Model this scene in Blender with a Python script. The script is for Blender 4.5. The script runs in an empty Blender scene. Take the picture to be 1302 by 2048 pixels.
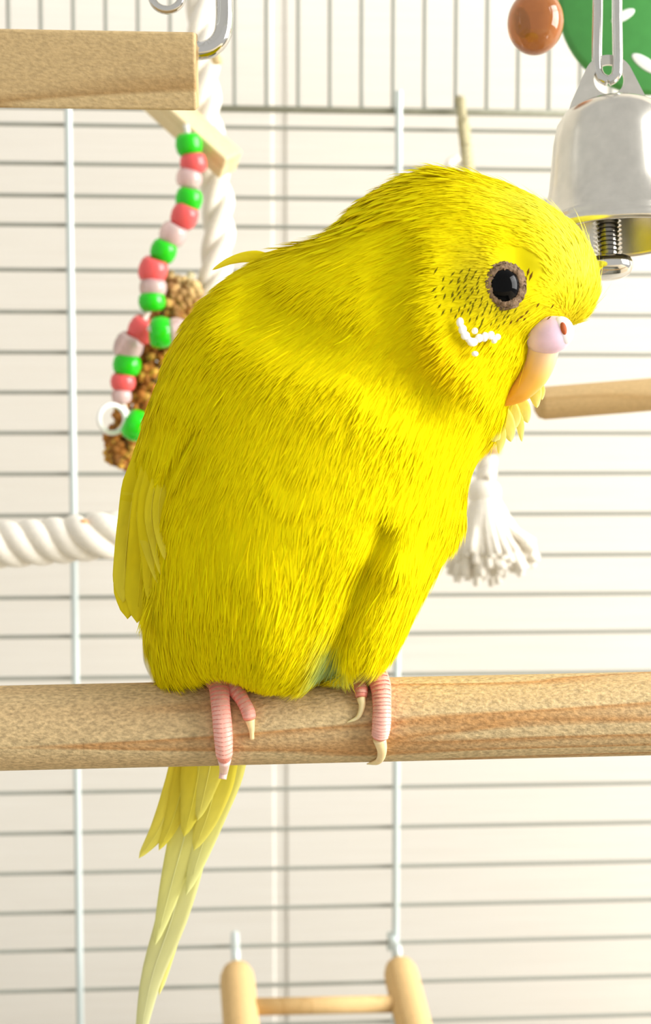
import bpy, math, random
import numpy as np
from mathutils import Vector, Matrix
from mathutils.bvhtree import BVHTree

rng = np.random.default_rng(7)
random.seed(7)
scene = bpy.context.scene
col = scene.collection

# ------------------------------------------------------------------ camera
F = 2400.0                      # focal length in photo pixels (1302 x 2048)
PITCH = math.radians(3.6)
CAM = np.array([0.0, 0.0, 0.25])
RT = np.array([1.0, 0.0, 0.0])
FW = np.array([0.0, math.cos(PITCH), -math.sin(PITCH)])
UP = np.array([0.0, math.sin(PITCH), math.cos(PITCH)])
D = 0.1745                      # distance to the wooden perch
S = D / F                       # metres per photo pixel at the perch

cam_data = bpy.data.cameras.new('camera')
cam = bpy.data.objects.new('camera', cam_data)
col.objects.link(cam)
cam_data.sensor_fit = 'VERTICAL'
cam_data.sensor_height = 36.0
cam_data.lens = F / 2048 * 36.0
cam_data.clip_start = 0.01
cam_data.clip_end = 20
cam.location = CAM
cam.rotation_euler = (math.radians(90) - PITCH, 0, 0)
cam_data.dof.use_dof = True
cam_data.dof.focus_distance = D - 0.008
cam_data.dof.aperture_fstop = 27.0
scene.camera = cam

# ------------------------------------------------------------------ light
world = bpy.data.worlds.new('world')
scene.world = world
world.use_nodes = True
wbg = world.node_tree.nodes['Background']
wbg.inputs[0].default_value = (1.0, 0.99, 0.965, 1)
wbg.inputs[1].default_value = 0.50

def area_light(name, loc, target, sx, sy, power, color):
    l = bpy.data.lights.new(name, 'AREA')
    l.shape = 'RECTANGLE'; l.size = sx; l.size_y = sy
    l.energy = power; l.color = color
    o = bpy.data.objects.new(name, l); col.objects.link(o)
    o.location = loc
    o.rotation_euler = (Vector(target) - Vector(loc)).to_track_quat('-Z', 'Y').to_euler()
    return o
area_light('window_right_offscreen', (1.30, -0.12, 0.68), (0.0, 0.17, 0.25), 1.0, 1.2, 36.0, (1.0, 0.985, 0.96))

scene.view_settings.view_transform = 'Standard'
scene.view_settings.look = 'None'
scene.view_settings.gamma = 1.0
scene.view_settings.use_curve_mapping = False
scene.view_settings.exposure = 0.60

# ------------------------------------------------------------------ helpers
def U(px, py, d):
    """point at camera depth d on the ray through photo pixel (px, py)"""
    return CAM + d * (FW + RT * ((px - 651.0) / F) + UP * ((1024.0 - py) / F))
def ray(px, py):
    v = FW + RT * ((px - 651.0) / F) + UP * ((1024.0 - py) / F)
    return v / np.linalg.norm(v)
def nrm(v):
    v = np.asarray(v, float); l = np.linalg.norm(v, axis=-1, keepdims=True)
    return v / np.maximum(l, 1e-12)

YAW = math.radians(3.2)         # the cage stands slightly turned to the camera
CX = np.array([math.cos(YAW), math.sin(YAW), 0.0])      # along the back panel
CY = np.array([-math.sin(YAW), math.cos(YAW), 0.0])     # away from the camera
CZ = np.array([0, 0, 1.0])
B0 = U(651, 1024, 0.341)        # a point of the back panel
def onback(px, py, off=0.0):
    """where the pixel's ray meets the back panel, brought forward by off metres"""
    r = ray(px, py); p0 = B0 - CY * off
    t = np.dot(p0 - CAM, CY) / np.dot(r, CY)
    return CAM + r * t

def mesh_obj(name, verts, faces, mat=None, parent=None, smooth=True, loc=None):
    me = bpy.data.meshes.new(name)
    verts = np.asarray(verts, float)
    if loc is not None: verts = verts - np.asarray(loc)
    me.from_pydata([tuple(v) for v in verts], [], [tuple(int(i) for i in f) for f in faces])
    if smooth: me.polygons.foreach_set('use_smooth', [True] * len(me.polygons))
    me.update()
    o = bpy.data.objects.new(name, me)
    if mat: me.materials.append(mat)
    col.objects.link(o)
    if loc is not None: o.location = loc
    if parent: attach(o, parent)
    return o
def attach(o, parent):
    o.parent = parent
    m = Matrix.Identity(4)
    p = parent; chain = []
    while p is not None: chain.append(p); p = p.parent
    for p in reversed(chain):
        m = m @ p.matrix_parent_inverse @ p.matrix_basis
    o.matrix_parent_inverse = m.inverted()
def thing(name, label, cat, loc, group=None):
    o = bpy.data.objects.new(name, None); col.objects.link(o)
    o.empty_display_size = 0.005
    o.location = loc
    tag(o, label, cat, group)
    return o
def tag(o, label, cat, group=None):
    o['label'] = label; o['category'] = cat
    if group: o['group'] = group
    return o

def frames(path):
    path = np.asarray(path, float)
    T = np.gradient(path, axis=0); T = nrm(T)
    a = np.array([0, 0, 1.0]) if abs(T[0][2]) < 0.9 else np.array([0, 1.0, 0])
    N = [nrm(np.cross(np.cross(T[0], a), T[0]))]
    for i in range(1, len(path)):
        n = N[-1] - T[i] * np.dot(N[-1], T[i]); N.append(nrm(n))
    N = np.array(N); Bn = np.cross(T, N)
    return T, N, Bn
def tube_vf(path, rad, seg=12, cap=True):
    path = np.asarray(path, float); n = len(path)
    rad = np.broadcast_to(np.asarray(rad, float), (n,))
    T, N, Bn = frames(path)
    a = np.linspace(0, 2 * np.pi, seg, endpoint=False)
    V = (path[:, None] + rad[:, None, None] * (np.cos(a)[None, :, None] * N[:, None] + np.sin(a)[None, :, None] * Bn[:, None])).reshape(-1, 3)
    Fs = []
    for i in range(n - 1):
        for j in range(seg):
            k = (j + 1) % seg
            Fs.append((i*seg+j, i*seg+k, (i+1)*seg+k, (i+1)*seg+j))
    if cap:
        Fs.append(tuple(range(seg))[::-1]); Fs.append(tuple((n-1)*seg + j for j in range(seg)))
    return V, Fs
def smooth_path(pts, n=24):
    """Catmull-Rom through pts (any dimension)"""
    P = np.asarray(pts, float)
    P = np.vstack([2*P[0]-P[1], P, 2*P[-1]-P[-2]])
    m = len(P) - 3
    out = []
    for u in np.linspace(0, m, n):
        i = min(int(u), m - 1); t = u - i
        p0, p1, p2, p3 = P[i], P[i+1], P[i+2], P[i+3]
        out.append(0.5 * ((2*p1) + (-p0+p2)*t + (2*p0-5*p1+4*p2-p3)*t*t + (-p0+3*p1-3*p2+p3)*t**3))
    return np.array(out)
def tube(name, path, rad, mat, parent=None, seg=12, smooth=True, loc=None):
    V, Fs = tube_vf(path, rad, seg)
    return mesh_obj(name, V, Fs, mat, parent, smooth, loc)
def lathe_vf(profile, base, axis, seg=48, up=None):
    """profile [(r, h)], revolved about axis through base"""
    axis = nrm(axis)
    a = np.array([1.0, 0, 0]) if abs(axis[0]) < 0.8 else np.array([0, 1.0, 0])
    e1 = nrm(np.cross(axis, a)); e2 = np.cross(axis, e1)
    an = np.linspace(0, 2*np.pi, seg, endpoint=False)
    V = []
    for r, h in profile:
        V.append(base + axis*h + r*(np.cos(an)[:, None]*e1 + np.sin(an)[:, None]*e2))
    V = np.vstack(V); Fs = []
    for i in range(len(profile)-1):
        for j in range(seg):
            k = (j+1) % seg
            Fs.append((i*seg+j, i*seg+k, (i+1)*seg+k, (i+1)*seg+j))
    return V, Fs
def lathe(name, profile, base, axis, mat, parent=None, seg=48, closed=False, loc=None, smooth=True, jitter=0.0):
    if closed: profile = list(profile) + [profile[0]]
    V, Fs = lathe_vf(profile, base, axis, seg)
    if jitter: V = V+np.random.default_rng(3).normal(0, jitter, V.shape)
    return mesh_obj(name, V, Fs, mat, parent, smooth, loc)
def ellipsoid_vf(c, ax, nu=24, nv=14):
    """ax: three semi-axis vectors"""
    ax = np.asarray(ax, float); V = [c + ax[2]]; Fs = []
    for i in range(1, nv):
        th = math.pi * i / nv
        for j in range(nu):
            ph = 2*math.pi*j/nu
            V.append(c + ax[0]*math.sin(th)*math.cos(ph) + ax[1]*math.sin(th)*math.sin(ph) + ax[2]*math.cos(th))
    V.append(c - ax[2]); last = len(V)-1
    for j in range(nu):
        Fs.append((0, 1+j, 1+(j+1) % nu))
        Fs.append((last, 1+(nv-2)*nu+(j+1) % nu, 1+(nv-2)*nu+j))
    for i in range(nv-2):
        for j in range(nu):
            Fs.append((1+i*nu+j, 1+(i+1)*nu+j, 1+(i+1)*nu+(j+1) % nu, 1+i*nu+(j+1) % nu))
    return np.array(V), Fs
def join_vf(parts):
    V = []; Fs = []; o = 0
    for v, f in parts:
        V.append(v); Fs += [tuple(i+o for i in q) for q in f]; o += len(v)
    return np.vstack(V), Fs
def box_vf(c, e1, e2, e3):
    """half-extent vectors"""
    V = [c+a*e1+b*e2+d*e3 for a in (-1, 1) for b in (-1, 1) for d in (-1, 1)]
    return np.array(V), [(0,1,3,2),(4,6,7,5),(0,4,5,1),(2,3,7,6),(0,2,6,4),(1,5,7,3)]
def bevel(o, w, seg=3):
    m = o.modifiers.new('bevel', 'BEVEL'); m.width = w; m.segments = seg; m.limit_method = 'ANGLE'
    return o

# ------------------------------------------------------------------ materials
def new_mat(name):
    m = bpy.data.materials.new(name); m.use_nodes = True
    return m, m.node_tree, m.node_tree.nodes['Principled BSDF']
def srgb(r, g, b):
    f = lambda c: (c/255/12.92) if c/255 <= 0.04045 else ((c/255+0.055)/1.055)**2.4
    return (f(r), f(g), f(b), 1)
def plain(name, c, rough=0.5, metal=0.0, noise=0.0, nscale=400, bump=0.0, bscale=800, trans=0.0, sss=0.0, coat=0.0, spec=0.5):
    m, nt, b = new_mat(name)
    b.inputs['Roughness'].default_value = rough
    b.inputs['Metallic'].default_value = metal
    b.inputs['Transmission Weight'].default_value = trans
    b.inputs['Coat Weight'].default_value = coat
    b.inputs['Specular IOR Level'].default_value = spec
    if sss:
        b.inputs['Subsurface Weight'].default_value = sss
        b.inputs['Subsurface Radius'].default_value = (0.002, 0.0008, 0.0005)
        b.inputs['Subsurface Scale'].default_value = 1.0
    tc = nt.nodes.new('ShaderNodeTexCoord')
    n = nt.nodes.new('ShaderNodeTexNoise'); n.inputs['Scale'].default_value = nscale; n.inputs['Detail'].default_value = 5
    nt.links.new(tc.outputs['Object'], n.inputs['Vector'])
    r = nt.nodes.new('ShaderNodeValToRGB')
    r.color_ramp.elements[0].position = 0.3; r.color_ramp.elements[1].position = 0.7
    c = np.array(c)
    lo = c.copy(); lo[:3] *= (1 - noise); hi = c.copy(); hi[:3] = np.minimum(1, hi[:3]*(1+noise))
    r.color_ramp.elements[0].color = lo; r.color_ramp.elements[1].color = hi
    nt.links.new(n.outputs['Fac'], r.inputs['Fac']); nt.links.new(r.outputs['Color'], b.inputs['Base Color'])
    if bump:
        n2 = nt.nodes.new('ShaderNodeTexNoise'); n2.inputs['Scale'].default_value = bscale; n2.inputs['Detail'].default_value = 4
        nt.links.new(tc.outputs['Object'], n2.inputs['Vector'])
        bp = nt.nodes.new('ShaderNodeBump'); bp.inputs['Strength'].default_value = 1.0; bp.inputs['Distance'].default_value = bump
        nt.links.new(n2.outputs['Fac'], bp.inputs['Height']); nt.links.new(bp.outputs['Normal'], b.inputs['Normal'])
    return m
def wood(name, base, line, axis, seed=0.0, fine=1.0, bump=0.00012, freq=9.0, squeeze=110, flecks=0.35):
    """grain runs along the object axis (0, 1, 2)"""
    m, nt, b = new_mat(name); N = nt.nodes; L = nt.links
    b.inputs['Roughness'].default_value = 0.75
    b.inputs['Specular IOR Level'].default_value = 0.25
    tc = N.new('ShaderNodeTexCoord')
    mp = N.new('ShaderNodeMapping'); sc = [squeeze]*3; sc[axis] = squeeze*0.06
    mp.inputs['Scale'].default_value = sc; mp.inputs['Location'].default_value = (seed, seed*1.7, seed*0.6)
    L.new(tc.outputs['Object'], mp.inputs['Vector'])
    n1 = N.new('ShaderNodeTexNoise'); n1.inputs['Scale'].default_value = 1.0; n1.inputs['Detail'].default_value = 2.0
    L.new(mp.outputs['Vector'], n1.inputs['Vector'])
    mu = N.new('ShaderNodeMath'); mu.operation = 'MULTIPLY'; mu.inputs[1].default_value = freq
    fr = N.new('ShaderNodeMath'); fr.operation = 'FRACT'
    L.new(n1.outputs['Fac'], mu.inputs[0]); L.new(mu.outputs[0], fr.inputs[0])
    rp = N.new('ShaderNodeValToRGB'); e = rp.color_ramp.elements
    e[0].position = 0.0; e[0].color = base
    e[1].position = 1.0; e[1].color = base
    k = e.new(0.70); k.color = [base[i]*0.7+line[i]*0.3 for i in range(4)]
    k = e.new(0.90); k.color = line
    L.new(fr.outputs[0], rp.inputs['Fac'])
    # fine fibres and flecks
    mp2 = N.new('ShaderNodeMapping'); sc2 = [2600*fine]*3; sc2[axis] = 1300*fine
    mp2.inputs['Scale'].default_value = sc2; L.new(tc.outputs['Object'], mp2.inputs['Vector'])
    n2 = N.new('ShaderNodeTexNoise'); n2.inputs['Scale'].default_value = 1.0; n2.inputs['Detail'].default_value = 4.0
    L.new(mp2.outputs['Vector'], n2.inputs['Vector'])
    r2 = N.new('ShaderNodeValToRGB')
    r2.color_ramp.elements[0].position = 0.32; r2.color_ramp.elements[0].color = (1-flecks,)*3+(1,)
    r2.color_ramp.elements[1].position = 0.68; r2.color_ramp.elements[1].color = (1+flecks*0.45,)*3+(1,)
    L.new(n2.outputs['Fac'], r2.inputs['Fac'])
    mx = N.new('ShaderNodeMix'); mx.data_type = 'RGBA'; mx.blend_type = 'MULTIPLY'; mx.inputs['Factor'].default_value = 1.0
    L.new(rp.outputs['Color'], mx.inputs[6]); L.new(r2.outputs['Color'], mx.inputs[7])
    L.new(mx.outputs[2], b.inputs['Base Color'])
    bp = N.new('ShaderNodeBump'); bp.inputs['Distance'].default_value = bump
    L.new(n2.outputs['Fac'], bp.inputs['Height']); L.new(bp.outputs['Normal'], b.inputs['Normal'])
    return m
def vcol_mat(name, rough=0.7, transl=0.25, sheen=0.0, spec=0.2):
    m, nt, b = new_mat(name); N = nt.nodes; L = nt.links
    at = N.new('ShaderNodeAttribute'); at.attribute_name = 'tint'
    L.new(at.outputs['Color'], b.inputs['Base Color'])
    b.inputs['Roughness'].default_value = rough
    b.inputs['Specular IOR Level'].default_value = spec
    b.inputs['Sheen Weight'].default_value = sheen
    tr = N.new('ShaderNodeBsdfTranslucent'); L.new(at.outputs['Color'], tr.inputs['Color'])
    mx = N.new('ShaderNodeMixShader'); mx.inputs[0].default_value = transl
    out = N['Material Output']
    L.new(b.outputs[0], mx.inputs[1]); L.new(tr.outputs[0], mx.inputs[2]); L.new(mx.outputs[0], out.inputs['Surface'])
    return m

M = {}
M['wire'] = plain('galvanised wire', srgb(150, 152, 142), 0.5, 0.0, 0.06)
M['bar'] = plain('pale zinc bar', srgb(206, 216, 214), 0.38, 0.15, 0.05)
M['rod'] = plain('zinc rod', srgb(140, 140, 122), 0.45, 0.3, 0.08)
M['chrome'] = plain('polished steel', srgb(205, 203, 198), 0.10, 1.0, 0.03, 300)
M['bell'] = plain('brushed bell steel', srgb(214, 210, 200), 0.24, 1.0, 0.05, 500, 0.000004, 2500)
M['perch'] = wood('rough pine dowel', srgb(208, 183, 137), srgb(188, 141, 88), 0, 0.35, flecks=0.34, freq=7, squeeze=95, bump=0.0002)
M['block'] = wood('sawn pine block', srgb(198, 173, 128), srgb(168, 136, 90), 0, 2.2, fine=0.9, flecks=0.16, freq=5, squeeze=80)
M['dowel'] = wood('beech dowel', srgb(222, 188, 132), srgb(206, 168, 112), 2, 1.1, fine=0.8, flecks=0.1, freq=4)
M['dowelx'] = wood('beech side dowel', srgb(216, 184, 134), srgb(200, 164, 112), 0, 3.1, fine=0.8, flecks=0.1, freq=4)
M['palewood'] = wood('pale poplar stick', srgb(240, 220, 176), srgb(222, 196, 146), 0, 4.1, fine=0.8, flecks=0.08, freq=4)
M['rope'] = plain('cotton rope', srgb(244, 238, 226), 0.9, 0, 0.05, 900, 0.0002, 3500)
M['sisal'] = plain('olive sisal cord', srgb(186, 176, 138), 0.9, 0, 0.2, 1200, 0.0002, 3000)
M['green'] = plain('clear green plastic', srgb(36, 222, 20), 0.12, 0, 0.03, trans=0.25)
M['pink'] = plain('clear coral plastic', srgb(255, 104, 104), 0.12, 0, 0.03, trans=0.25)
M['clear'] = plain('clear blush plastic', srgb(250, 222, 220), 0.12, 0, 0.02, trans=0.55)
M['ring'] = plain('white plastic', srgb(240, 240, 236), 0.3, 0, 0.02)
M['amber'] = plain('amber acrylic', srgb(186, 116, 62), 0.08, 0, 0.08, 300, trans=0.4)
M['leaf'] = plain('green plastic sheet', srgb(70, 150, 70), 0.35, 0, 0.05)
M['whiteprint'] = plain('white print', srgb(236, 240, 232), 0.5, 0, 0.02)
M['black'] = plain('black eye', (0.001, 0.001, 0.0012, 1), 0.04, 0, 0.0, spec=0.12)
M['eyering'] = plain('taupe eye skin', srgb(120, 94, 66), 0.75, 0, 0.3, 2600, 0.0002, 2500)
M['cere'] = plain('lilac cere', srgb(226, 196, 214), 0.45, 0, 0.09, 420, sss=0.3)
M['ceregrow'] = plain('pale nostril rim', srgb(246, 236, 240), 0.5, 0, 0.03, 500, sss=0.3)
M['nostril'] = plain('nostril hollow', srgb(178, 84, 36), 0.7, 0, 0.25, 1500)
M['claw'] = plain('horn claw', srgb(246, 222, 168), 0.3, 0, 0.08, 900, sss=0.25)
M['clawp'] = plain('pink claw', srgb(246, 206, 196), 0.3, 0, 0.08, 900, sss=0.25)
M['toe'] = plain('pink toe skin', srgb(240, 150, 132), 0.5, 0, 0.16, 900, 0.00012, 2600, sss=0.25)
M['toescale'] = plain('pale toe scale', srgb(242, 178, 162), 0.42, 0, 0.12, 1200, sss=0.2)
M['quill'] = plain('white quill sheath', srgb(250, 248, 240), 0.5, 0, 0.04, 900)
M['plumage'] = vcol_mat('yellow plumage', 0.85, 0.32, spec=0.06)
M['feather'] = vcol_mat('yellow flight feather', 0.65, 0.30, spec=0.12)
M['beak'] = vcol_mat('horn beak', 0.28, 0.12, spec=0.5)
M['seed'] = vcol_mat('millet seed', 0.7, 0.05)
M['tray'] = plain('grey tray plastic', srgb(160, 160, 150), 0.5, 0, 0.03)

def wall_mat():
    m, nt, b = new_mat('cream wallpaper'); N = nt.nodes; L = nt.links
    b.inputs['Roughness'].default_value = 0.9
    tc = N.new('ShaderNodeTexCoord'); mp = N.new('ShaderNodeMapping')
    mp.inputs['Scale'].default_value = (20, 20, 900)
    L.new(tc.outputs['Object'], mp.inputs['Vector'])
    n = N.new('ShaderNodeTexNoise'); n.inputs['Scale'].default_value = 1; n.inputs['Detail'].default_value = 3
    L.new(mp.outputs['Vector'], n.inputs['Vector'])
    r = N.new('ShaderNodeValToRGB')
    r.color_ramp.elements[0].position = 0.3; r.color_ramp.elements[0].color = srgb(229, 223, 212)
    r.color_ramp.elements[1].position = 0.7; r.color_ramp.elements[1].color = srgb(234, 229, 219)
    L.new(n.outputs['Fac'], r.inputs['Fac']); L.new(r.outputs['Color'], b.inputs['Base Color'])
    return m
M['wall'] = wall_mat()
M['floor'] = wood('shelf board', srgb(214, 200, 176), srgb(196, 178, 148), 0, 0.2, fine=0.3, flecks=0.08, squeeze=20)

# ------------------------------------------------------------------ the setting
WALL_OFF = -0.060
seam_p = onback(560, 1024, WALL_OFF)
wl = seam_p - CX*0.70; wr = seam_p + CX*0.70
Z0, Z1 = -0.02, 0.90
def wall_panel(a, b_, name):
    c = (a+b_)/2; c = np.array([c[0], c[1], (Z0+Z1)/2])
    V, Fs = box_vf(c + CY*0.006, (b_-a)/2, CY*0.006, CZ*(Z1-Z0)/2)
    return V, Fs
root_w = mesh_obj('wall_back', *box_vf(np.array([seam_p[0], seam_p[1], (Z0+Z1)/2]) + CY*0.0086, CX*0.72, CY*0.008, CZ*(Z1-Z0)/2), M['wall'], None, False)
root_w['kind'] = 'structure'
for a, b_ in ((wl, seam_p - CX*0.0020), (seam_p + CX*0.0020, wr)):
    o = mesh_obj('panel', *wall_panel(a, b_, 'panel'), M['wall'], root_w, False)
    bevel(o, 0.0006, 2)
fl = mesh_obj('floor', *box_vf(np.array([0, 0.15, -0.03]) , RT*0.75, CY*0.50, CZ*0.01), M['floor'], None, False)
fl['kind'] = 'structure'

# ------------------------------------------------------------------ cage
HALF = 0.185
BC = B0.copy(); BC[2] = 0
cage = thing('bird_cage', 'grey wire bird cage with thin horizontal back wires around the perches', 'cage', tuple(BC + CZ*(-0.02)))
FRONT = 0.36                    # depth of the cage
ZB = -0.005
def rod(name, a, b_, r, mat, seg=8, parent=cage):
    return tube(name, np.linspace(a, b_, 2), r, mat, parent, seg)
proto = {}
def copyrod(key, name, a, b_, r, mat, seg=8, parent=None):
    """one shared mesh per kind, laid along local X"""
    parent = parent or cage
    L = np.linalg.norm(b_-a)
    if key not in proto:
        V, Fs = tube_vf(np.array([[-0.5, 0, 0], [0.5, 0, 0]]), 1.0, seg)
        me = bpy.data.meshes.new(name); me.from_pydata([tuple(v) for v in V], [], Fs)
        me.polygons.foreach_set('use_smooth', [True]*len(me.polygons)); me.materials.append(mat); proto[key] = me
    o = bpy.data.objects.new(name, proto[key]); col.objects.link(o)
    o.location = (a+b_)/2
    o.rotation_euler = Vector(b_-a).to_track_quat('X', 'Z').to_euler()
    o.scale = (L, r, r)
    o.parent = parent; o.matrix_parent_inverse = Matrix.Translation(-Vector(parent.location))
    return o
WY = [257, 334, 397, 455, 544, 627, 707, 786, 866, 947, 1029, 1112, 1191, 1268, 1350, 1429, 1506, 1576, 1656, 1735, 1813, 1888, 1967, 2046]
ztop = onback(651, 220)[2]
wz = [onback(651, y)[2] for y in WY]
while wz[-1] - 0.0114 > 0.03: wz.append(wz[-1]-0.0114)
def BP(u, z, off=0.0):
    p = BC + CX*u - CY*off; return np.array([p[0], p[1], z])
for z in wz:
    copyrod('wire', 'wire', BP(-HALF, z), BP(HALF, z), 0.00058, M['wire'])
ZROOF = ztop + 0.062
# upper part of the back: upright wires ending on a thicker rod
rodo = rod('frame_rod', BP(-HALF, ztop), BP(HALF, ztop), 0.00098, M['rod'], 10)
ref = onback(597.5, 215); u0 = float(np.dot(ref-BC, CX)); step = 62.2*0.341/F
k = -int((u0+HALF)/step)
while u0+k*step < HALF:
    u = u0+k*step
    copyrod('uwire', 'upright_wire', BP(u, ztop-0.0002, -0.0014), BP(u, ZROOF, -0.0014), 0.00062, M['wire'])
    V, Fs = ellipsoid_vf(BP(u+0.0002, ztop+0.0002, 0.0004), (CX*0.0011, CY*0.0009, CZ*0.0009), 8, 5)
    k += 1
for px in (149, 793):
    p = onback(px, 1024); u = float(np.dot(p-BC, CX))
    copyrod('bar', 'vertical_bar', BP(u, 0.02, 0.0018), BP(u, onback(px, 186)[2], 0.0018), 0.00105, M['bar'], 10)
# frame, sides, roof and tray beyond the picture
for sx in (-1, 1):
    copyrod('post', 'corner_post', BP(sx*HALF, ZB), BP(sx*HALF, ZROOF), 0.0018, M['bar'], 10)
    copyrod('post', 'corner_post', BP(sx*HALF, ZB, FRONT), BP(sx*HALF, ZROOF, FRONT), 0.0018, M['bar'], 10)
    for z in wz:
        copyrod('wire', 'side_wire', BP(sx*HALF, z), BP(sx*HALF, z, FRONT), 0.00058, M['wire'])
    copyrod('post', 'roof_rail', BP(sx*HALF, ZROOF), BP(sx*HALF, ZROOF, FRONT), 0.0018, M['bar'], 10)
for off in (0.0, FRONT):
    copyrod('post', 'roof_rail', BP(-HALF, ZROOF, off), BP(HALF, ZROOF, off), 0.0018, M['bar'], 10)
for i in range(1, 30):
    u = -HALF + 2*HALF*i/30
    copyrod('wire', 'roof_wire', BP(u, ZROOF), BP(u, ZROOF, FRONT), 0.0007, M['wire'])
mesh_obj('tray', *box_vf(BP(0, -0.0125, FRONT/2), CX*(HALF+0.004), CY*(FRONT/2+0.004), CZ*0.0078), M['tray'], cage, False)
for sx in (-1, 1):  # unseen tray walls on four sides, added to shade the lower background
    mesh_obj('shading_tray_wall', *box_vf(BP(sx*(HALF+0.003), 0.026, FRONT/2), CX*0.0012, CY*(FRONT/2+0.004), CZ*0.032), M['tray'], cage, False)
for off in (-0.003, FRONT+0.003):
    mesh_obj('shading_tray_wall', *box_vf(BP(0, 0.026, off), CX*(HALF+0.004), CY*0.0012, CZ*0.032), M['tray'], cage, False)

# ------------------------------------------------------------------ main perch
pl = U(0, 1456, D*0.991); pr = U(1302, 1426.5, D*1.009)
pd = nrm(pr-pl); PR = 83.2*S
pc = (pl+pr)/2
def wall_hit(p, d, side):
    t = (side*HALF - np.dot(p-BC, CX))/np.dot(d, CX); return p + d*t
pa = wall_hit(pc, pd, -1); pb = wall_hit(pc, pd, 1)
Lp = np.linalg.norm(pb-pa)
prof = [(0.0, -Lp/2), (PR*0.9, -Lp/2), (PR, -Lp/2+0.0008)] + [(PR, x) for x in np.linspace(-Lp/2+0.01, Lp/2-0.01, 40)] + [(PR, Lp/2-0.0008), (PR*0.9, Lp/2), (0.0, Lp/2)]
V, Fs = lathe_vf(prof, np.zeros(3), np.array([1.0, 0, 0]), 64)
perch = mesh_obj('wooden_perch', V, Fs, M['perch'])
perch.location = (pa+pb)/2
perch.rotation_euler = Vector(pd).to_track_quat('X', 'Z').to_euler()
tag(perch, 'round rough pine perch that the yellow bird grips', 'perch')
pmid = (pa+pb)/2
def on_perch(px, py, lift=0.0):
    """pixel ray against the perch cylinder swollen by lift"""
    r = ray(px, py); w = CAM-pmid
    rp = r-pd*np.dot(r, pd); wp = w-pd*np.dot(w, pd); R = PR+lift
    a = rp@rp; b_ = 2*rp@wp; c = wp@wp-R*R; disc = b_*b_-4*a*c
    t = (-b_-math.sqrt(max(disc, 0)))/(2*a)
    return CAM+r*t

# ------------------------------------------------------------------ the bird's body
OUT = np.array([(845,352),(900,350),(970,364),(1040,390),(1090,418),(1140,455),(1172,495),(1190,540),(1194,580),(1184,618),(1160,645),(1120,655),(1078,680),(1058,705),(1060,740),(1042,770),(1015,798),(1016,835),(996,868),(964,905),(938,950),(928,1000),(924,1050),(906,1085),(881,1125),(851,1178),(822,1235),(794,1285),(765,1322),(735,1338),(700,1348),(660,1352),(620,1360),(560,1368),(510,1362),(470,1345),(420,1330),(380,1342),(335,1350),(315,1345),(304,1310),(294,1260),(288,1200),(280,1130),(266,1060),(262,1000),(274,920),(295,840),(326,760),(356,690),(396,625),(436,586),(503,537),(562,508),(627,492),(672,463),(726,412),(788,372)], float)
def closed_smooth(P, per=6):
    n = len(P); out = []
    for i in range(n):
        p0, p1, p2, p3 = P[i-1], P[i], P[(i+1) % n], P[(i+2) % n]
        for t in np.linspace(0, 1, per, endpoint=False):
            out.append(0.5*((2*p1)+(-p0+p2)*t+(2*p0-5*p1+4*p2-p3)*t*t+(-p0+3*p1-3*p2+p3)*t**3))
    return np.array(out)
POLY = closed_smooth(OUT, 4)
H = 6.0
gx = np.arange(200, 1260, H); gy = np.arange(290, 1430, H)
GX, GY = np.meshgrid(gx, gy, indexing='ij')
pts = np.stack([GX.ravel(), GY.ravel()], 1)
inside = np.zeros(len(pts), bool); dist = np.full(len(pts), 1e9)
for i in range(len(POLY)):
    a = POLY[i]; b_ = POLY[(i+1) % len(POLY)]; ab = b_-a
    t = np.clip(((pts-a)@ab)/(ab@ab), 0, 1)
    dist = np.minimum(dist, np.linalg.norm(pts-a-t[:, None]*ab, axis=1))
    cross = (a[1] > pts[:, 1]) != (b_[1] > pts[:, 1])
    with np.errstate(divide='ignore', invalid='ignore'):
        xi = a[0] + (pts[:, 1]-a[1])/(b_[1]-a[1] if b_[1] != a[1] else 1e-9)*ab[0]
    inside ^= cross & (pts[:, 0] < xi)
inside = inside.reshape(GX.shape); dist = dist.reshape(GX.shape)
# inflate: solve laplace(h) = -4, so that a disc becomes a ball
h = np.where(inside, dist*200, 0.0)
chk = (np.add.outer(np.arange(h.shape[0]), np.arange(h.shape[1])) % 2)
for it in range(900):
    for c in (0, 1):
        nb = np.zeros_like(h)
        nb[1:-1, 1:-1] = h[2:, 1:-1]+h[:-2, 1:-1]+h[1:-1, 2:]+h[1:-1, :-2]
        new = (nb+4*H*H)/4
        m = inside & (chk == c)
        h[m] += 1.85*(new[m]-h[m])
hs = np.where(inside, np.maximum(h, dist*60), -dist*300)
DEPTHK = 0.74
def y0f(px, py):
    """depth (mm) of the bird's middle, relative to the perch axis"""
    head = np.exp(-(((px-1010)/210)**2+((py-580)/260)**2))
    low = np.clip((py-1150)/220, 0, 1)
    wing = np.clip((480-px)/220, 0, 1)*np.clip((py-550)/200, 0, 1)
    return 1.0 - 5.0*head - 4.0*low + 2.0*wing - 3.0*np.clip((px-1000)/180, 0, 1)*head
dyv = np.arange(-24.0, 24.0, H*S*1000)
Y0 = y0f(GX, GY)
hm = hs*(S*1000)**2*DEPTHK**2
Fv = (dyv[None, None, :])**2 - hm[:, :, None]       # zero level is the skin (depth about the middle)
Fv = np.sign(Fv)*np.sqrt(np.abs(Fv))
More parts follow.
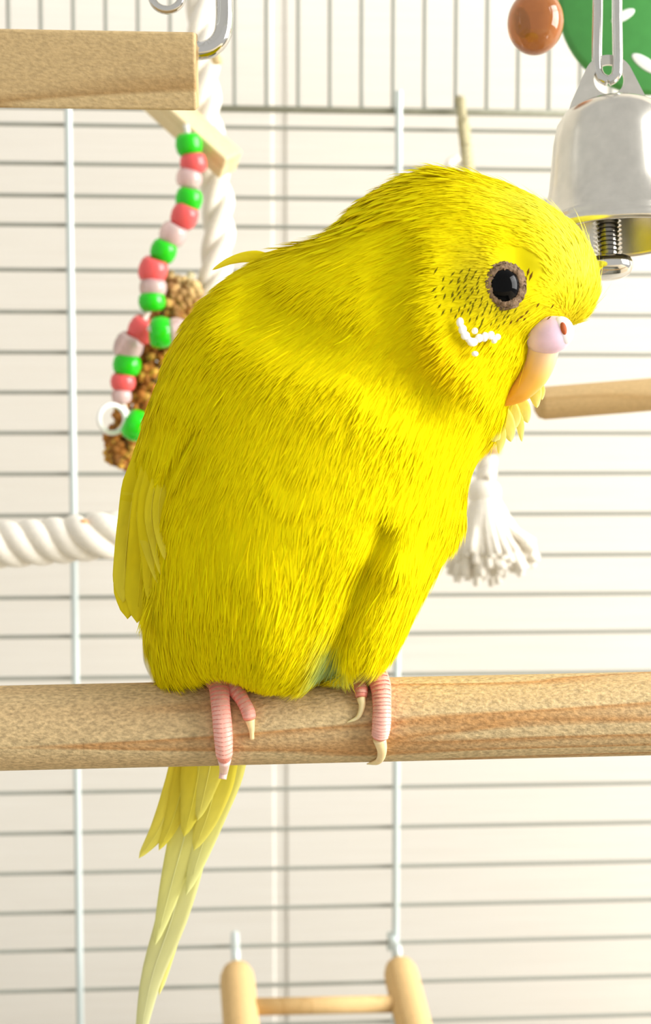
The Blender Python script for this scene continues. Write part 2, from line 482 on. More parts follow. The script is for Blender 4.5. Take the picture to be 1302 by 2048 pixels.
def surface_nets(f):
    s = f < 0
    nx, ny, nz = f.shape
    acc = np.zeros((nx-1, ny-1, nz-1, 3)); cnt = np.zeros((nx-1, ny-1, nz-1))
    cor = [(i, j, k) for i in (0, 1) for j in (0, 1) for k in (0, 1)]
    def g(c): return f[c[0]:nx-1+c[0], c[1]:ny-1+c[1], c[2]:nz-1+c[2]]
    for a in cor:
        for ax in range(3):
            if a[ax] == 0:
                b2 = list(a); b2[ax] = 1
                fa, fb = g(a), g(b2)
                mk = (fa < 0) != (fb < 0)
                t = np.where(mk, fa/np.where(mk, fa-fb, 1), 0)
                cnt += mk
                for d in range(3):
                    acc[..., d] += np.where(mk, a[d]+(t if d == ax else 0), 0)
    act = cnt > 0
    idx = -np.ones(act.shape, int); idx[act] = np.arange(act.sum())
    base = np.argwhere(act)
    V = base + acc[act]/cnt[act][:, None]
    quads = []
    for ax in range(3):
        sl0 = [slice(1, -1)]*3; sl1 = [slice(1, -1)]*3
        sl0[ax] = slice(0, -1); sl1[ax] = slice(1, None)
        f0 = s[tuple(sl0)]; f1 = s[tuple(sl1)]
        ch = np.argwhere(f0 != f1)
        o = np.array([1, 1, 1]); o[ax] = 0
        ch2 = ch+o
        u, v = [(1, 2), (2, 0), (0, 1)][ax]
        du = np.zeros(3, int); du[u] = 1; dv = np.zeros(3, int); dv[v] = 1
        q = np.stack([idx[tuple((ch2-du-dv).T)], idx[tuple((ch2-dv).T)], idx[tuple(ch2.T)], idx[tuple((ch2-du).T)]], 1)
        fl_ = f0[tuple(ch.T)]
        q[~fl_] = q[~fl_][:, ::-1]
        quads.append(q)
    return V, np.vstack(quads)
NV, NQ = surface_nets(Fv)
# Laplacian smoothing in grid space
E = np.vstack([NQ[:, [0, 1]], NQ[:, [1, 2]], NQ[:, [2, 3]], NQ[:, [3, 0]]])
deg = np.bincount(E.ravel(), minlength=len(NV)).astype(float)
def lap(Vv, it, lam):
    for _ in range(it):
        acc = np.zeros_like(Vv)
        np.add.at(acc, E[:, 0], Vv[E[:, 1]]); np.add.at(acc, E[:, 1], Vv[E[:, 0]])
        Vv = Vv + lam*(acc/deg[:, None]-Vv)
    return Vv
NV = lap(NV, 6, 0.5)
bpx = gx[0]+NV[:, 0]*H; bpy_ = gy[0]+NV[:, 1]*H; bdy = dyv[0]+NV[:, 2]*(dyv[1]-dyv[0])
# relief on the side turned to the camera
def seg_dist(px, py, poly):
    poly = np.asarray(poly, float); d = np.full(px.shape, 1e9)
    for a, b_ in zip(poly[:-1], poly[1:]):
        ab = b_-a; t = np.clip(((px-a[0])*ab[0]+(py-a[1])*ab[1])/(ab@ab), 0, 1)
        d = np.minimum(d, np.hypot(px-a[0]-t*ab[0], py-a[1]-t*ab[1]))
    return d
RELIEF = [ # polyline, mm towards the camera, width px
    ([(765,1040),(735,1110),(705,1180),(675,1260),(655,1345)], -2.4, 21),
    ([(430,860),(375,940),(345,1010),(328,1100),(320,1180)], -1.4, 13),
    ([(545,650),(640,705),(740,745),(820,810)], -1.5, 60),
    ([(480,600),(410,680),(360,790)], 1.2, 55),
    ([(850,540),(838,650),(872,750),(950,800)], 0.7, 36),
    ([(790,540),(775,690),(830,790)], -0.4, 40),
    ([(1060,480),(1120,520)], 1.0, 55),
    ([(1008,572),(1009,572)], -1.0, 34),
    ([(1045,690),(975,690)], -0.7, 20),
    ([(1170,600),(1120,630)], 0.8, 26),
    ([(430,1180),(430,1280)], 1.2, 70),
    ([(540,1150),(560,1320)], 1.4, 70),
    ([(800,1120),(760,1270)], 2.2, 45),
]
t_half = np.sqrt(np.maximum(bdy**2, 1e-6))
front = np.clip(-bdy/4.0, 0, 1)
rel = np.zeros_like(bdy)
for poly, amp, sg in RELIEF:
    rel += amp*np.exp(-(seg_dist(bpx, bpy_, poly)/sg)**2)
bdy = bdy - front*rel
yy = y0f(bpx, bpy_)
depth0 = D + yy*1e-3
BV = CAM + depth0[:, None]*(FW + ((bpx-651)/F)[:, None]*RT + ((1024-bpy_)/F)[:, None]*UP) + (bdy*1e-3)[:, None]*FW
BV = lap(BV, 2, 0.4)
# orient outward
def quad_normals(Vv, Q): return np.cross(Vv[Q[:, 2]]-Vv[Q[:, 0]], Vv[Q[:, 3]]-Vv[Q[:, 1]])
fn = quad_normals(BV, NQ)
cen = BV[NQ].mean(1)
if (nrm(fn)*(cen-BV.mean(0))).sum() < 0:
    NQ = NQ[:, ::-1]; fn = -fn
vn = np.zeros_like(BV)
for j in range(4): np.add.at(vn, NQ[:, j], fn)
vn = nrm(vn)
bvh = BVHTree.FromPolygons([Vector(v) for v in BV], [tuple(int(i) for i in q) for q in NQ])
def on_body(px, py):
    r = ray(px, py)
    hit = bvh.ray_cast(Vector(CAM), Vector(r))
    if hit[0] is None: return None, None
    n = np.array(hit[1]);
    if n@r > 0: n = -n
    return np.array(hit[0]), n

LEMON = np.array([0.93, 0.89, 0.09]); YEL = np.array([0.92, 0.805, 0.001]); GOLD = np.array([0.93, 0.73, 0.001])
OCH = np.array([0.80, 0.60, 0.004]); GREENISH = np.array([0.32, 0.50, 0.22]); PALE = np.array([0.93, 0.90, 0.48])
OLIVE = np.array([0.55, 0.44, 0.02])
def G(px, py, cx, cy, sx, sy=None):
    sy = sy or sx
    return np.exp(-(((px-cx)/sx)**2+((py-cy)/sy)**2))
def tint(px, py):
    c = np.broadcast_to(YEL, (len(px), 3)).copy()
    def mixc(colr, w):
        c[:] = c*(1-w[:, None])+colr*w[:, None]
    mixc(LEMON, 0.95*np.clip(1.3*G(px, py, 1160, 520, 80, 100)+0.7*G(px, py, 1080, 440, 90, 45), 0, 1))
    mixc(GOLD, 0.8*np.clip(G(px, py, 900, 740, 110, 55), 0, 1))
    mixc(OLIVE, 0.55*np.clip(G(px, py, 940, 590, 50, 60)+G(px, py, 1000, 645, 60, 26)*0.8, 0, 1))
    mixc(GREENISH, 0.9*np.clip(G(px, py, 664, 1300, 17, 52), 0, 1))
    mixc(PALE, 0.8*np.clip(G(px, py, 780, 1325, 40, 25), 0, 1))
    mixc(LEMON, 0.35*np.clip(G(px, py, 260, 1080, 60, 140), 0, 1))
    return c
def add_tint(me, colors):
    at = me.color_attributes.new('tint', 'FLOAT_COLOR', 'POINT')
    buf = np.ones((len(me.vertices), 4), np.float32); buf[:, :3] = colors
    at.data.foreach_set('color', buf.ravel())

bird_base = on_perch(600, 1372)
bird = thing('budgerigar', 'plump yellow budgerigar with lilac cere standing on the rough perch', 'bird', tuple(bird_base))
body = mesh_obj('body', BV, NQ, M['plumage'], bird)
add_tint(body.data, tint(bpx, bpy_))

# ------------------------------------------------------------------ plumage strands
DIRS = np.array([
 (1180,560,-.3,1),(1130,460,-.7,.7),(1040,400,-.95,.3),(900,365,-1,-.1),(760,410,-.9,-.4),(680,470,-.9,-.42),(560,515,-.95,-.3),
 (1100,560,-.8,.5),(1010,500,-1,.15),(1010,640,-.95,-.3),(900,600,-1,-.15),(840,680,-.8,-.55),(960,740,-.75,-.65),(1030,760,-.5,-.85),(1050,720,-.3,-.9),
 (1150,630,-.3,.9),(900,830,-.35,-.93),(980,860,-.05,-1),(780,800,-.55,-.85),(680,700,-.7,-.7),(560,650,-.8,-.6),(470,610,-.8,-.6),(390,700,-.5,-.87),
 (320,820,-.28,-.96),(280,960,-.15,-1),(420,820,-.45,-.9),(400,960,-.5,-.87),(350,1050,-.35,-.93),(560,880,-.4,-.92),(700,920,-.3,-.95),(880,960,-.25,-.97),
 (850,1080,-.3,-.95),(800,1200,-.4,-.92),(770,1300,-.25,-.97),(560,1080,-.08,-1),(460,1120,-.05,-1),(380,1150,-.05,-1),(310,1250,.1,-1),(350,1320,.3,-.95),
 (390,1290,.3,-.95),(450,1260,-.25,-.97),(430,1320,-.2,-1),(520,1250,-.15,-1),(480,1340,-.25,-.97),(560,1340,-.2,-1),(620,1280,-.4,-.92),(650,1200,-.4,-.92),(690,1280,-.2,-1),(720,1180,-.3,-.95)], float)
def flow(px, py):
    w = 1.0/(((px[:, None]-DIRS[None, :, 0])**2+(py[:, None]-DIRS[None, :, 1])**2)/3600.0+0.08)**1.6
    v = w@DIRS[:, 2:4]
    return nrm(v)
def strands(N, seed, sel=None, lens=None, wid=None, lift=None, lo=0.0, back=0.35):
    r = np.random.default_rng(seed)
    tri = np.vstack([NQ[:, [0, 1, 2]], NQ[:, [0, 2, 3]]])
    A = np.linalg.norm(np.cross(BV[tri[:, 1]]-BV[tri[:, 0]], BV[tri[:, 2]]-BV[tri[:, 0]]), axis=1)
    tn = vn[tri].mean(1)
    A = A*np.where((tn@FW) > 0.35, back, 1.0)
    if sel is not None:
        A = A*sel(bpx[tri].mean(1), bpy_[tri].mean(1), bdy[tri].mean(1))
    T = r.choice(len(tri), N, p=A/A.sum())
    u = r.random(N); v = r.random(N); f = u+v > 1; u[f] = 1-u[f]; v[f] = 1-v[f]
    bar = np.stack([1-u-v, u, v], 1)
    P = (BV[tri[T]]*bar[:, :, None]).sum(1); n = nrm((vn[tri[T]]*bar[:, :, None]).sum(1))
    px = (bpx[tri[T]]*bar).sum(1); py = (bpy_[tri[T]]*bar).sum(1)
    f2 = flow(px, py)
    ang = r.normal(0, 0.10, N); ca, sa = np.cos(ang), np.sin(ang)
    f2 = np.stack([f2[:, 0]*ca-f2[:, 1]*sa, f2[:, 0]*sa+f2[:, 1]*ca], 1)
    d3 = f2[:, :1]*RT+f2[:, 1:]*UP
    t = nrm(d3-n*(d3*n).sum(1, keepdims=True))
    L = lens(px, py)*(0.75+0.5*r.random(N)); W = wid(px, py)*(0.7+0.6*r.random(N)); LF = lift(px, py)*(0.5+r.random(N))
    return P, n, t, L, W, LF, px, py, r
def blades(P, n, t, L, W, LF, colors, tipcol, r):
    N = len(P)
    side = np.cross(n, t)
    roll = r.normal(0, 0.12, N)
    side = nrm(side*np.cos(roll)[:, None]+n*np.sin(roll)[:, None])
    ss = np.array([0.0, 0.35, 0.72, 1.0]); ww = np.array([0.55, 1.0, 0.72, 0.0])
    V = np.zeros((N, 7, 3)); C = np.zeros((N, 7, 3))
    n0 = nrm(n)
    for k in range(4):
        c = P+t*(L*ss[k])[:, None]+n0*(LF*L*(ss[k]-0.45*ss[k]**2)-0.00006*(k == 0))[:, None]
        if k:
            need = LF*L*ss[k]*0.6+0.00003
            for i in range(N):          # keep every strand just outside the skin
                q_, qn, _, _ = bvh.find_nearest(c[i])
                hgt = (c[i][0]-q_[0])*qn[0]+(c[i][1]-q_[1])*qn[1]+(c[i][2]-q_[2])*qn[2]
                if hgt < need[i]:
                    c[i] += np.array(qn)*(need[i]-hgt)
        cc = colors*(1-ss[k])+tipcol*ss[k]
        if k < 3:
            V[:, 2*k] = c-side*(W*ww[k]/2)[:, None]; V[:, 2*k+1] = c+side*(W*ww[k]/2)[:, None]
            C[:, 2*k] = cc; C[:, 2*k+1] = cc
        else: V[:, 6] = c; C[:, 6] = cc
    o = (np.arange(N)*7)[:, None]
    quads = np.vstack([o+np.array([0, 2, 3, 1]), o+np.array([2, 4, 5, 3])]); tris = o+np.array([4, 6, 5])
    Nn = np.repeat(n, 7, axis=0)
    return V.reshape(-1, 3), C.reshape(-1, 3), quads, tris, Nn
def strand_object(name, sets, parent):
    Vs, Cs, Qs, Ts, Ns = [], [], [], [], []; o = 0
    for V, C, q, t, n in sets:
        Vs.append(V); Cs.append(C); Qs.append(q+o); Ts.append(t+o); Ns.append(n); o += len(V)
    V = np.vstack(Vs); C = np.vstack(Cs); Q = np.vstack(Qs); T = np.vstack(Ts); Nn = np.vstack(Ns)
    me = bpy.data.meshes.new(name)
    me.vertices.add(len(V)); me.vertices.foreach_set('co', V.astype(np.float32).ravel())
    loops = np.concatenate([Q.ravel(), T.ravel()]).astype(np.int32)
    me.loops.add(len(loops)); me.loops.foreach_set('vertex_index', loops)
    ls = np.concatenate([np.arange(len(Q))*4, len(Q)*4+np.arange(len(T))*3]).astype(np.int32)
    me.polygons.add(len(Q)+len(T)); me.polygons.foreach_set('loop_start', ls)
    me.update(calc_edges=True); me.validate()
    me.polygons.foreach_set('use_smooth', np.ones(len(me.polygons), bool))
    add_tint(me, C)
    me.materials.append(M['plumage'])
    me.normals_split_custom_set_from_vertices([tuple(x) for x in Nn])
    ob = bpy.data.objects.new(name, me); col.objects.link(ob)
    if parent: attach(ob, parent)
    ob['kind'] = 'stuff'
    return ob
def headw(px, py): return np.clip(G(px, py, 1040, 560, 210, 230)*1.6, 0, 1)
def loww(px, py): return np.clip((py-1050)/220, 0, 1)
sets = []
def jitter_cols(px, py, r, amt=0.07):
    c = tint(px, py); b = 1+r.normal(0, amt, len(px)); c = c*b[:, None]
    c[:, 1] *= 1+r.normal(0, amt*0.5, len(px))
    return np.clip(c, 0, 0.96)
# dense cover
q = strands(115000, 11, None,
    lambda px, py: (60-36*headw(px, py)+8*loww(px, py))*S,
    lambda px, py: (3.6-0.9*headw(px, py)-0.9*loww(px, py))*S,
    lambda px, py: 0.026+0.04*headw(px, py)+0.05*loww(px, py))
P, n, t, L, W, LF, px, py, r = q
def clear_of_eye(px, py, t, L):
    ok = np.ones(len(px), bool)
    for f_ in (0.0, 0.5, 1.0, 1.25):
        ok &= np.hypot(px+(t@RT)*L/S*f_-1008, py-(t@UP)*L/S*f_-571) > 36
    return ok
keep = clear_of_eye(px, py, t, L)
P, n, t, L, W, LF, px, py = [a[keep] for a in (P, n, t, L, W, LF, px, py)]
cc = jitter_cols(px, py, r, 0.035)
sets.append(blades(P, n+r.normal(0, .05, n.shape), t, L, W, LF, cc, cc, r))
# hair-fine barbs low on the belly and along the hem
q = strands(16000, 12, lambda px, py, dy: loww(px, py)**1.5+0.02,
    lambda px, py: 62*S+0*px, lambda px, py: 2.2*S+0*px, lambda px, py: 0.16+0*px)
P, n, t, L, W, LF, px, py, r = q
keep = clear_of_eye(px, py, t, L)
P, n, t, L, W, LF, px, py = [a[keep] for a in (P, n, t, L, W, LF, px, py)]
cc = jitter_cols(px, py, r, .07)
sets.append(blades(P, n+r.normal(0, .18, n.shape), t, L, W, LF, cc, cc, r))
# ragged feather tips on the nape and under the chin
q = strands(900, 13, lambda px, py, dy: G(px, py, 730, 410, 80, 70)+0.6*G(px, py, 860, 360, 80, 22)+0.7*G(px, py, 640, 485, 60, 25),
    lambda px, py: 46*S+0*px, lambda px, py: 9*S+0*px, lambda px, py: 0.30+0*px)
P, n, t, L, W, LF, px, py, r = q
cc = jitter_cols(px, py, r)
sets.append(blades(P, n, t, L, W, LF, cc, cc, r))
strand_object('plumage', sets, bird)

# ------------------------------------------------------------------ eye, face
ep, en = on_body(1008, 572)
en = nrm(en*0.55-ray(1008, 572)*0.45)
R_e = 33*S
e1 = nrm(np.cross(en, UP)); e2 = np.cross(en, e1)
ec = ep-en*R_e*0.30
eye = mesh_obj('eye', *ellipsoid_vf(ec, (e1*R_e, e2*R_e*1.08, en*R_e*0.9), 40, 24), M['black'], bird)
ringprof = [(30*S+6.5*S*math.cos(a)*1.2, 4.5*S*math.sin(a)) for a in np.linspace(0, 2*np.pi, 12, endpoint=False)]
lathe('eye_ring', ringprof, ep+en*R_e*0.13, en, M['eyering'], eye, 64, True, jitter=1.3*S)
lathe('eyelid_fold', [(38*S+4.5*S*math.cos(a), 3.0*S*math.sin(a)) for a in np.linspace(0, 2*np.pi, 10, endpoint=False)], ep-en*R_e*0.0, en, M['eyering'], eye, 64, True, jitter=1.3*S)

def feather(name, path_px, width, colors, parent, depth, mat=None, camber=0.12, n=22, tipround=0.5, twist=0.0, shaft=True, thick=2.2):
    """a vane along pixel points; depth(px,py) gives camera depth"""
    pp = smooth_path(path_px, n)
    C = np.array([U(x, y, depth(x, y)) for x, y in pp])
    T = nrm(np.gradient(C, axis=0))
    vw = nrm(CAM-C)
    sd = nrm(np.cross(T, vw)); nn = np.cross(sd, T)
    if twist: 
        sd = sd*math.cos(twist)+nn*math.sin(twist); nn = np.cross(sd, T)
    s = np.linspace(0, 1, n)
    w = width*S*0.5*np.minimum(1, 0.45+2.2*s)*np.clip((1-s)/(tipround), 0, 1)**0.6
    m = 9; us = np.linspace(-1, 1, m)
    rr = np.random.default_rng(abs(hash(name+str(path_px[0]))) % 1000 if False else int(path_px[0][0]*7+path_px[0][1]))
    Vt, Vb, Ct = [], [], []
    for i in range(n):
        for u in us:
            p = C[i]+sd[i]*w[i]*u+nn[i]*(camber*width*S*0.5*(1-u*u))
            Vt.append(p+nn[i]*thick*S*0.5); Vb.append(p-nn[i]*thick*S*0.5)
            k = 1+0.05*math.sin(40*(s[i]*3+abs(u)*0.8))*0.5+rr.normal(0, 0.015)
            a, b_ = np.array(colors[0]), np.array(colors[1])
            Ct.append(np.clip((a*(1-s[i])+b_*s[i])*k, 0, .97))
    V = np.vstack([Vt, Vb]); o = n*m; Fs = []
    for i in range(n-1):
        for j in range(m-1):
            a = i*m+j
            Fs.append((a, a+1, a+m+1, a+m)); Fs.append((o+a, o+a+m, o+a+m+1, o+a+1))
        a = i*m; Fs.append((a, a+m, o+a+m, o+a)); a = i*m+m-1; Fs.append((a, o+a, o+a+m, a+m))
    Fs.append(tuple(range(m))[::-1]+tuple(o+j for j in range(m)))
    ob = mesh_obj(name, V, Fs, mat or M['feather'], parent)
    add_tint(ob.data, np.vstack([Ct, Ct]))
    if shaft:
        sp = C[:-2]+nn[:-2]*(camber*width*S*0.5+thick*S*0.4)
        so = tube('shaft', sp, np.linspace(2.4, 0.8, n-2)*S*min(1, width/50), mat or M['feather'], ob, 6)
        add_tint(so.data, np.clip(np.array(colors[1])*1.03, 0, .97))
    return ob
def body_depth(px, py, lift=0.6, default=None):
    p, nn = on_body(px, py)
    if p is None: return default if default is not None else D+0.002
    return float((p-CAM)@FW)-lift*1e-3

# wing: long quills folded along the flank
def wing_d(px, py):
    e = np.clip((py-940)/300, 0, 1)
    return D-0.0035-0.003*(1-e)+(300-px)*0.00001
def wdepth(off):
    return lambda x, y: min(wing_d(x, y)-off*1e-3, body_depth(x, y, 0.35, 9.0)-off*1e-3*0.4)+0.0042*float(np.clip((990-y)/75, 0, 1))**1.3
WINGC = (np.array([0.90, 0.78, 0.01]), np.array([0.90, 0.80, 0.06]))
WC2 = (np.array([0.88, 0.75, 0.006]), np.array([0.88, 0.76, 0.02]))
for k, (pth, w, cc, off) in enumerate([
    ([(292, 880), (272, 1000), (262, 1120), (255, 1238)], 62, WC2, 0.0),
    ([(305, 900), (292, 1020), (282, 1130), (274, 1246)], 56, WC2, 0.2),
    ([(282, 900), (262, 1020), (252, 1110), (246, 1205)], 46, WINGC, 0.5),
    ([(312, 900), (298, 1020), (302, 1110), (296, 1200)], 44, WC2, 0.5),
    ([(300, 930), (290, 1020), (298, 1090), (316, 1168)], 32, WINGC, 1.0),
    ([(318, 930), (303, 1020), (310, 1080), (321, 1150)], 26, WINGC, 1.25),
    ([(334, 930), (318, 1010), (322, 1070), (330, 1120)], 24, WINGC, 1.4)]):
    feather('wing_feather', pth, w, cc, bird, wdepth(off), tipround=0.16 if k < 3 else 0.4)
# tail
def tail_d(px, py): return D+0.0088+max(0, (py-1420))*0.000030
TY = (np.array([0.90, 0.76, 0.01]), np.array([0.92, 0.86, 0.20]))
TY2 = (np.array([0.88, 0.70, 0.01]), np.array([0.92, 0.84, 0.12]))
TP = (np.array([0.92, 0.84, 0.12]), np.array([0.90, 0.90, 0.42]))
TC = (np.array([0.90, 0.86, 0.30]), np.array([0.80, 0.80, 0.47]))
TG = (np.array([0.20, 0.42, 0.12]), np.array([0.35, 0.55, 0.15]))
for pth, w, cc, off in [
    ([(440, 1330), (402, 1600), (348, 1820), (302, 1960), (272, 2120)], 78, TC, 3.0),
    ([(452, 1330), (420, 1580), (376, 1740), (340, 1880), (318, 1990)], 66, (TC[0], TC[0]), 3.6),
    ([(425, 1330), (385, 1600), (345, 1760), (310, 1890)], 72, TP, 1.8),
    ([(470, 1330), (458, 1500), (420, 1640), (372, 1790)], 84, TP, 1.4),
    ([(475, 1330), (468, 1480), (448, 1580)], 50, TG, 1.0),
    ([(395, 1330), (362, 1540), (322, 1650), (278, 1716)], 56, TY, 1.0),
    ([(405, 1330), (372, 1540), (345, 1640), (318, 1700)], 50, TY2, 0.5),
    ([(470, 1330), (440, 1520), (418, 1620), (388, 1700)], 78, TY, 0.0),
    ([(420, 1330), (400, 1520), (386, 1600), (368, 1672)], 74, TY2, -0.4),
    ([(445, 1330), (425, 1500), (412, 1570), (395, 1640)], 66, TY, -0.7)]:
    feather('tail_feather', pth, w, cc, bird, lambda x, y, o=off: tail_d(x, y)+o*1e-3, tipround=0.55)
feather('wing_feather', [(345, 1120), (318, 1230), (306, 1310), (318, 1375)], 44, (np.array([0.9, 0.86, 0.5]), np.array([0.93, 0.92, 0.84])), bird, lambda x, y: D+0.018, tipround=0.3)
# stray feathers standing off the outline
YC = (YEL, np.array([0.92, 0.80, 0.05]))
feather('stray_feather', [(560, 520), (505, 513), (462, 521), (424, 540)], 24, YC, bird, lambda x, y: D+0.001, tipround=0.7, shaft=False)
feather('stray_feather', [(372, 690), (345, 715), (318, 742)], 22, YC, bird, lambda x, y: D+0.0015, tipround=0.8, shaft=False)
CH = (np.array([0.92, 0.80, 0.05]), np.array([0.94, 0.90, 0.35]))
for pth, w in [([(1052, 770), (1068, 782), (1074, 816)], 34), ([(1062, 765), (1080, 778), (1084, 800)], 22), ([(1010, 790), (1044, 815), (1056, 846)], 36),
               ([(1000, 800), (1036, 838), (1044, 884)], 22), ([(985, 800), (1014, 850), (1022, 884)], 36), ([(970, 820), (1000, 866), (998, 908)], 26),
               ([(950, 830), (985, 870), (990, 884)], 36), ([(1000, 790), (1026, 830), (1030, 858)], 34)]:
    feather('chin_feather', pth, w, CH, bird, lambda x, y: D-0.0065, tipround=0.6, shaft=False)

# beak: hooked upper bill below a swollen lilac cere
BD = D-0.0105
bp_ = smooth_path([(1084, 676), (1082, 710), (1070, 744), (1048, 774), (1024, 795), (998, 812)], 26)
bc = np.array([U(x, y, BD+0.0018*max(0, (y-680)/130)) for x, y in bp_])
brad = np.interp(np.linspace(0, 1, 26), [0, .2, .45, .7, .88, 1], [34, 31, 28, 21, 11, 1.5])*S
V, Fs = tube_vf(bc, brad, 24)
beak = mesh_obj('beak', V, Fs, M['beak'], bird)
s = np.repeat(np.linspace(0, 1, 26), 24)[:, None]
c0, c1, c2 = np.array([0.95, 0.72, 0.55]), np.array([0.95, 0.52, 0.09]), np.array([0.93, 0.38, 0.003])
add_tint(beak.data, np.where(s < .45, c0*(1-s/.45)+c1*s/.45, c1*(1-(s-.45)/.55)+c2*(s-.45)/.55))
cc_ = U(1099, 671, BD-0.0012)
a1 = nrm(RT*0.90+UP*0.30); a2 = nrm(UP*0.9-RT*0.30)
cere = mesh_obj('cere', *ellipsoid_vf(cc_, (a1*46*S, a2*35*S, FW*34*S), 32, 20), M['cere'], bird)
V2, F2 = ellipsoid_vf(U(1124, 661, BD-0.0022), (a1*22*S, a2*27*S, FW*19*S), 24, 14)
mesh_obj('nostril_rim', V2, F2, M['ceregrow'], cere)
npos = U(1127, 657, BD-0.0022-17.2*S)
mesh_obj('nostril', *ellipsoid_vf(npos, (nrm(RT+UP*0.2)*6*S, nrm(UP-RT*0.22)*12*S, FW*4*S), 16, 10), M['nostril'], cere)

# short dark bars in the face feathers
dash = []; dcol = []
def add_dash(x, y, dx, dy, l, w, c):
    p, nn = on_body(x, y)
    if p is None: return
    p = p+nn*0.00075
    t = RT*dx+UP*dy; t = nrm(t-nn*(t@nn)); sd = np.cross(nn, t)
    v = np.array([p-t*l/2*S, p-sd*w/2*S, p+t*l/2*S, p+sd*w/2*S, p+nn*0.0001])
    dash.append((v, [(0, 1, 4), (1, 2, 4), (2, 3, 4), (3, 0, 4)])); dcol.append(np.repeat(np.array([c]), 5, 0))
for rad, a0, a1_, stp in [(54, 150, 285, 11), (65, 152, 278, 10), (77, 155, 270, 9), (90, 160, 262, 8), (104, 163, 246, 8), (119, 165, 228, 8), (134, 168, 215, 8)]:
    for a in np.arange(a0, a1_, stp):
        a = math.radians(a+rng.normal(0, 2.5)); x = 1008+rad*1.05*math.cos(a); y = 575-rad*0.85*math.sin(a)
        if rng.random() < 0.85:
            add_dash(x, y, 0.55+rng.normal(0, .15), 0.8 if a < 3.6 else 1.1, 15+rng.normal(0, 2.5), 3.4, (0.13, 0.11, 0.003))
for x, y, dx, dy, l in [(1053, 548, .3, 1, 18), (1058, 556, .45, 1, 22), (1047, 562, .3, 1, 12), (1068, 607, .6, 1, 12), (1097, 608, .6, 1, 12), (1046, 622, .7, .8, 14), (1036, 630, .8, .6, 14), (1028, 636, .6, .9, 12), (1015, 640, .3, 1, 12), (1090, 630, 1, .3, 14), (1042, 634, .5, .6, 10), (1108, 636, 1, .1, 16)]:
    add_dash(x, y, dx, dy, l, 5, (0.16, 0.075, 0.006))
V, Fs = join_vf(dash)
fm = mesh_obj('face_markings', V, Fs, M['plumage'], bird); add_tint(fm.data, np.vstack(dcol)); fm['kind'] = 'stuff'
for x, y, rx, ry in [(914, 646, 7, 9), (919, 660, 8, 9), (924, 671, 9, 8), (938, 683, 11, 8), (951, 675, 8, 8), (943, 661, 6, 6), (962, 672, 7, 9), (973, 669, 8, 8), (985, 673, 7, 6), (979, 679, 6, 6), (930, 678, 6, 6), (942, 707, 7, 5)]:
    p, nn = on_body(x, y)
    e1 = nrm(np.cross(nn, UP)); e2 = np.cross(nn, e1)
    mesh_obj('white_quill', *ellipsoid_vf(p+nn*0.0009, (e1*rx*S, e2*ry*S, nn*5*S), 10, 7), M['quill'], bird)

# ------------------------------------------------------------------ feet
def toe(path, r0, r1, clawpath, cmat, lift=1.0, tip=1.2):
    TN = 90
    pp = smooth_path(path, TN)
    rad = np.linspace(r0, r1, TN)*(1+0.05*np.sin(np.linspace(0, 3.2*np.pi, TN)))
    C = np.array([on_perch(x, y, rad[i]*S*0.85*lift) for i, (x, y) in enumerate(pp)])
    ringr = rad*S
    ringr[-6:] *= np.array([.99, .97, .93, .87, .78, .6])
    o = tube('toe', C, ringr, M['toe'], bird, 16)
    # overlapping scutes along the back of the toe
    T, Nn, Bn = frames(C)
    ns = max(4, int(np.linalg.norm(np.diff(C, axis=0), axis=1).sum()/(8.5*S)))
    for k in range(ns):
        i = int(3+k*((TN-8)/ns)); c = C[i]; tt = T[i]; nn = nrm(CAM-c); nn = nrm(nn-tt*(nn@tt)); sd = np.cross(tt, nn)
        R = rad[i]*S
        V = []; Fs = []
        for jj, a in enumerate(np.linspace(-1.15, 1.15, 9)):
            dirv = nn*math.cos(a)+sd*math.sin(a)
            V += [c+dirv*R*0.96-tt*5.5*S, c+dirv*R*1.05+tt*0.5*S, c+dirv*R*1.09+tt*(4.6-2.2*abs(a))*S]
        for j in range(8):
            b0 = j*3
            Fs += [(b0, b0+3, b0+4, b0+1), (b0+1, b0+4, b0+5, b0+2)]
        mesh_obj('scute', V, Fs, M['toescale'], o)
    cp = smooth_path([path[-1]]+clawpath, 16)
    CC = []
    for i, (x, y) in enumerate(cp):
        p = on_perch(x, y, (r1*0.85*(1-i/15)+2)*S)
        CC.append(p)
    tube('claw', np.array(CC), np.interp(np.linspace(0, 1, 16), [0, .3, .75, 1], [r1*0.82, r1*0.62, max(tip, r1*0.36), tip])*S, cmat, o, 12)
    return o
toe([(418, 1338), (436, 1362), (441, 1410), (446, 1465), (449, 1520)], 23, 16, [(448, 1540), (445, 1558)], M['clawp'], tip=8.0)
toe([(462, 1368), (480, 1392), (495, 1420), (500, 1440)], 16, 12, [(503, 1458), (504, 1477)], M['claw'], tip=4.5)
toe([(742, 1330), (760, 1368), (764, 1410), (763, 1450), (759, 1478)], 22, 16, [(764, 1502), (757, 1522), (734, 1528)], M['claw'])
toe([(700, 1350), (714, 1360), (722, 1378), (722, 1396)], 17, 11, [(724, 1412), (716, 1434), (694, 1445)], M['claw'])
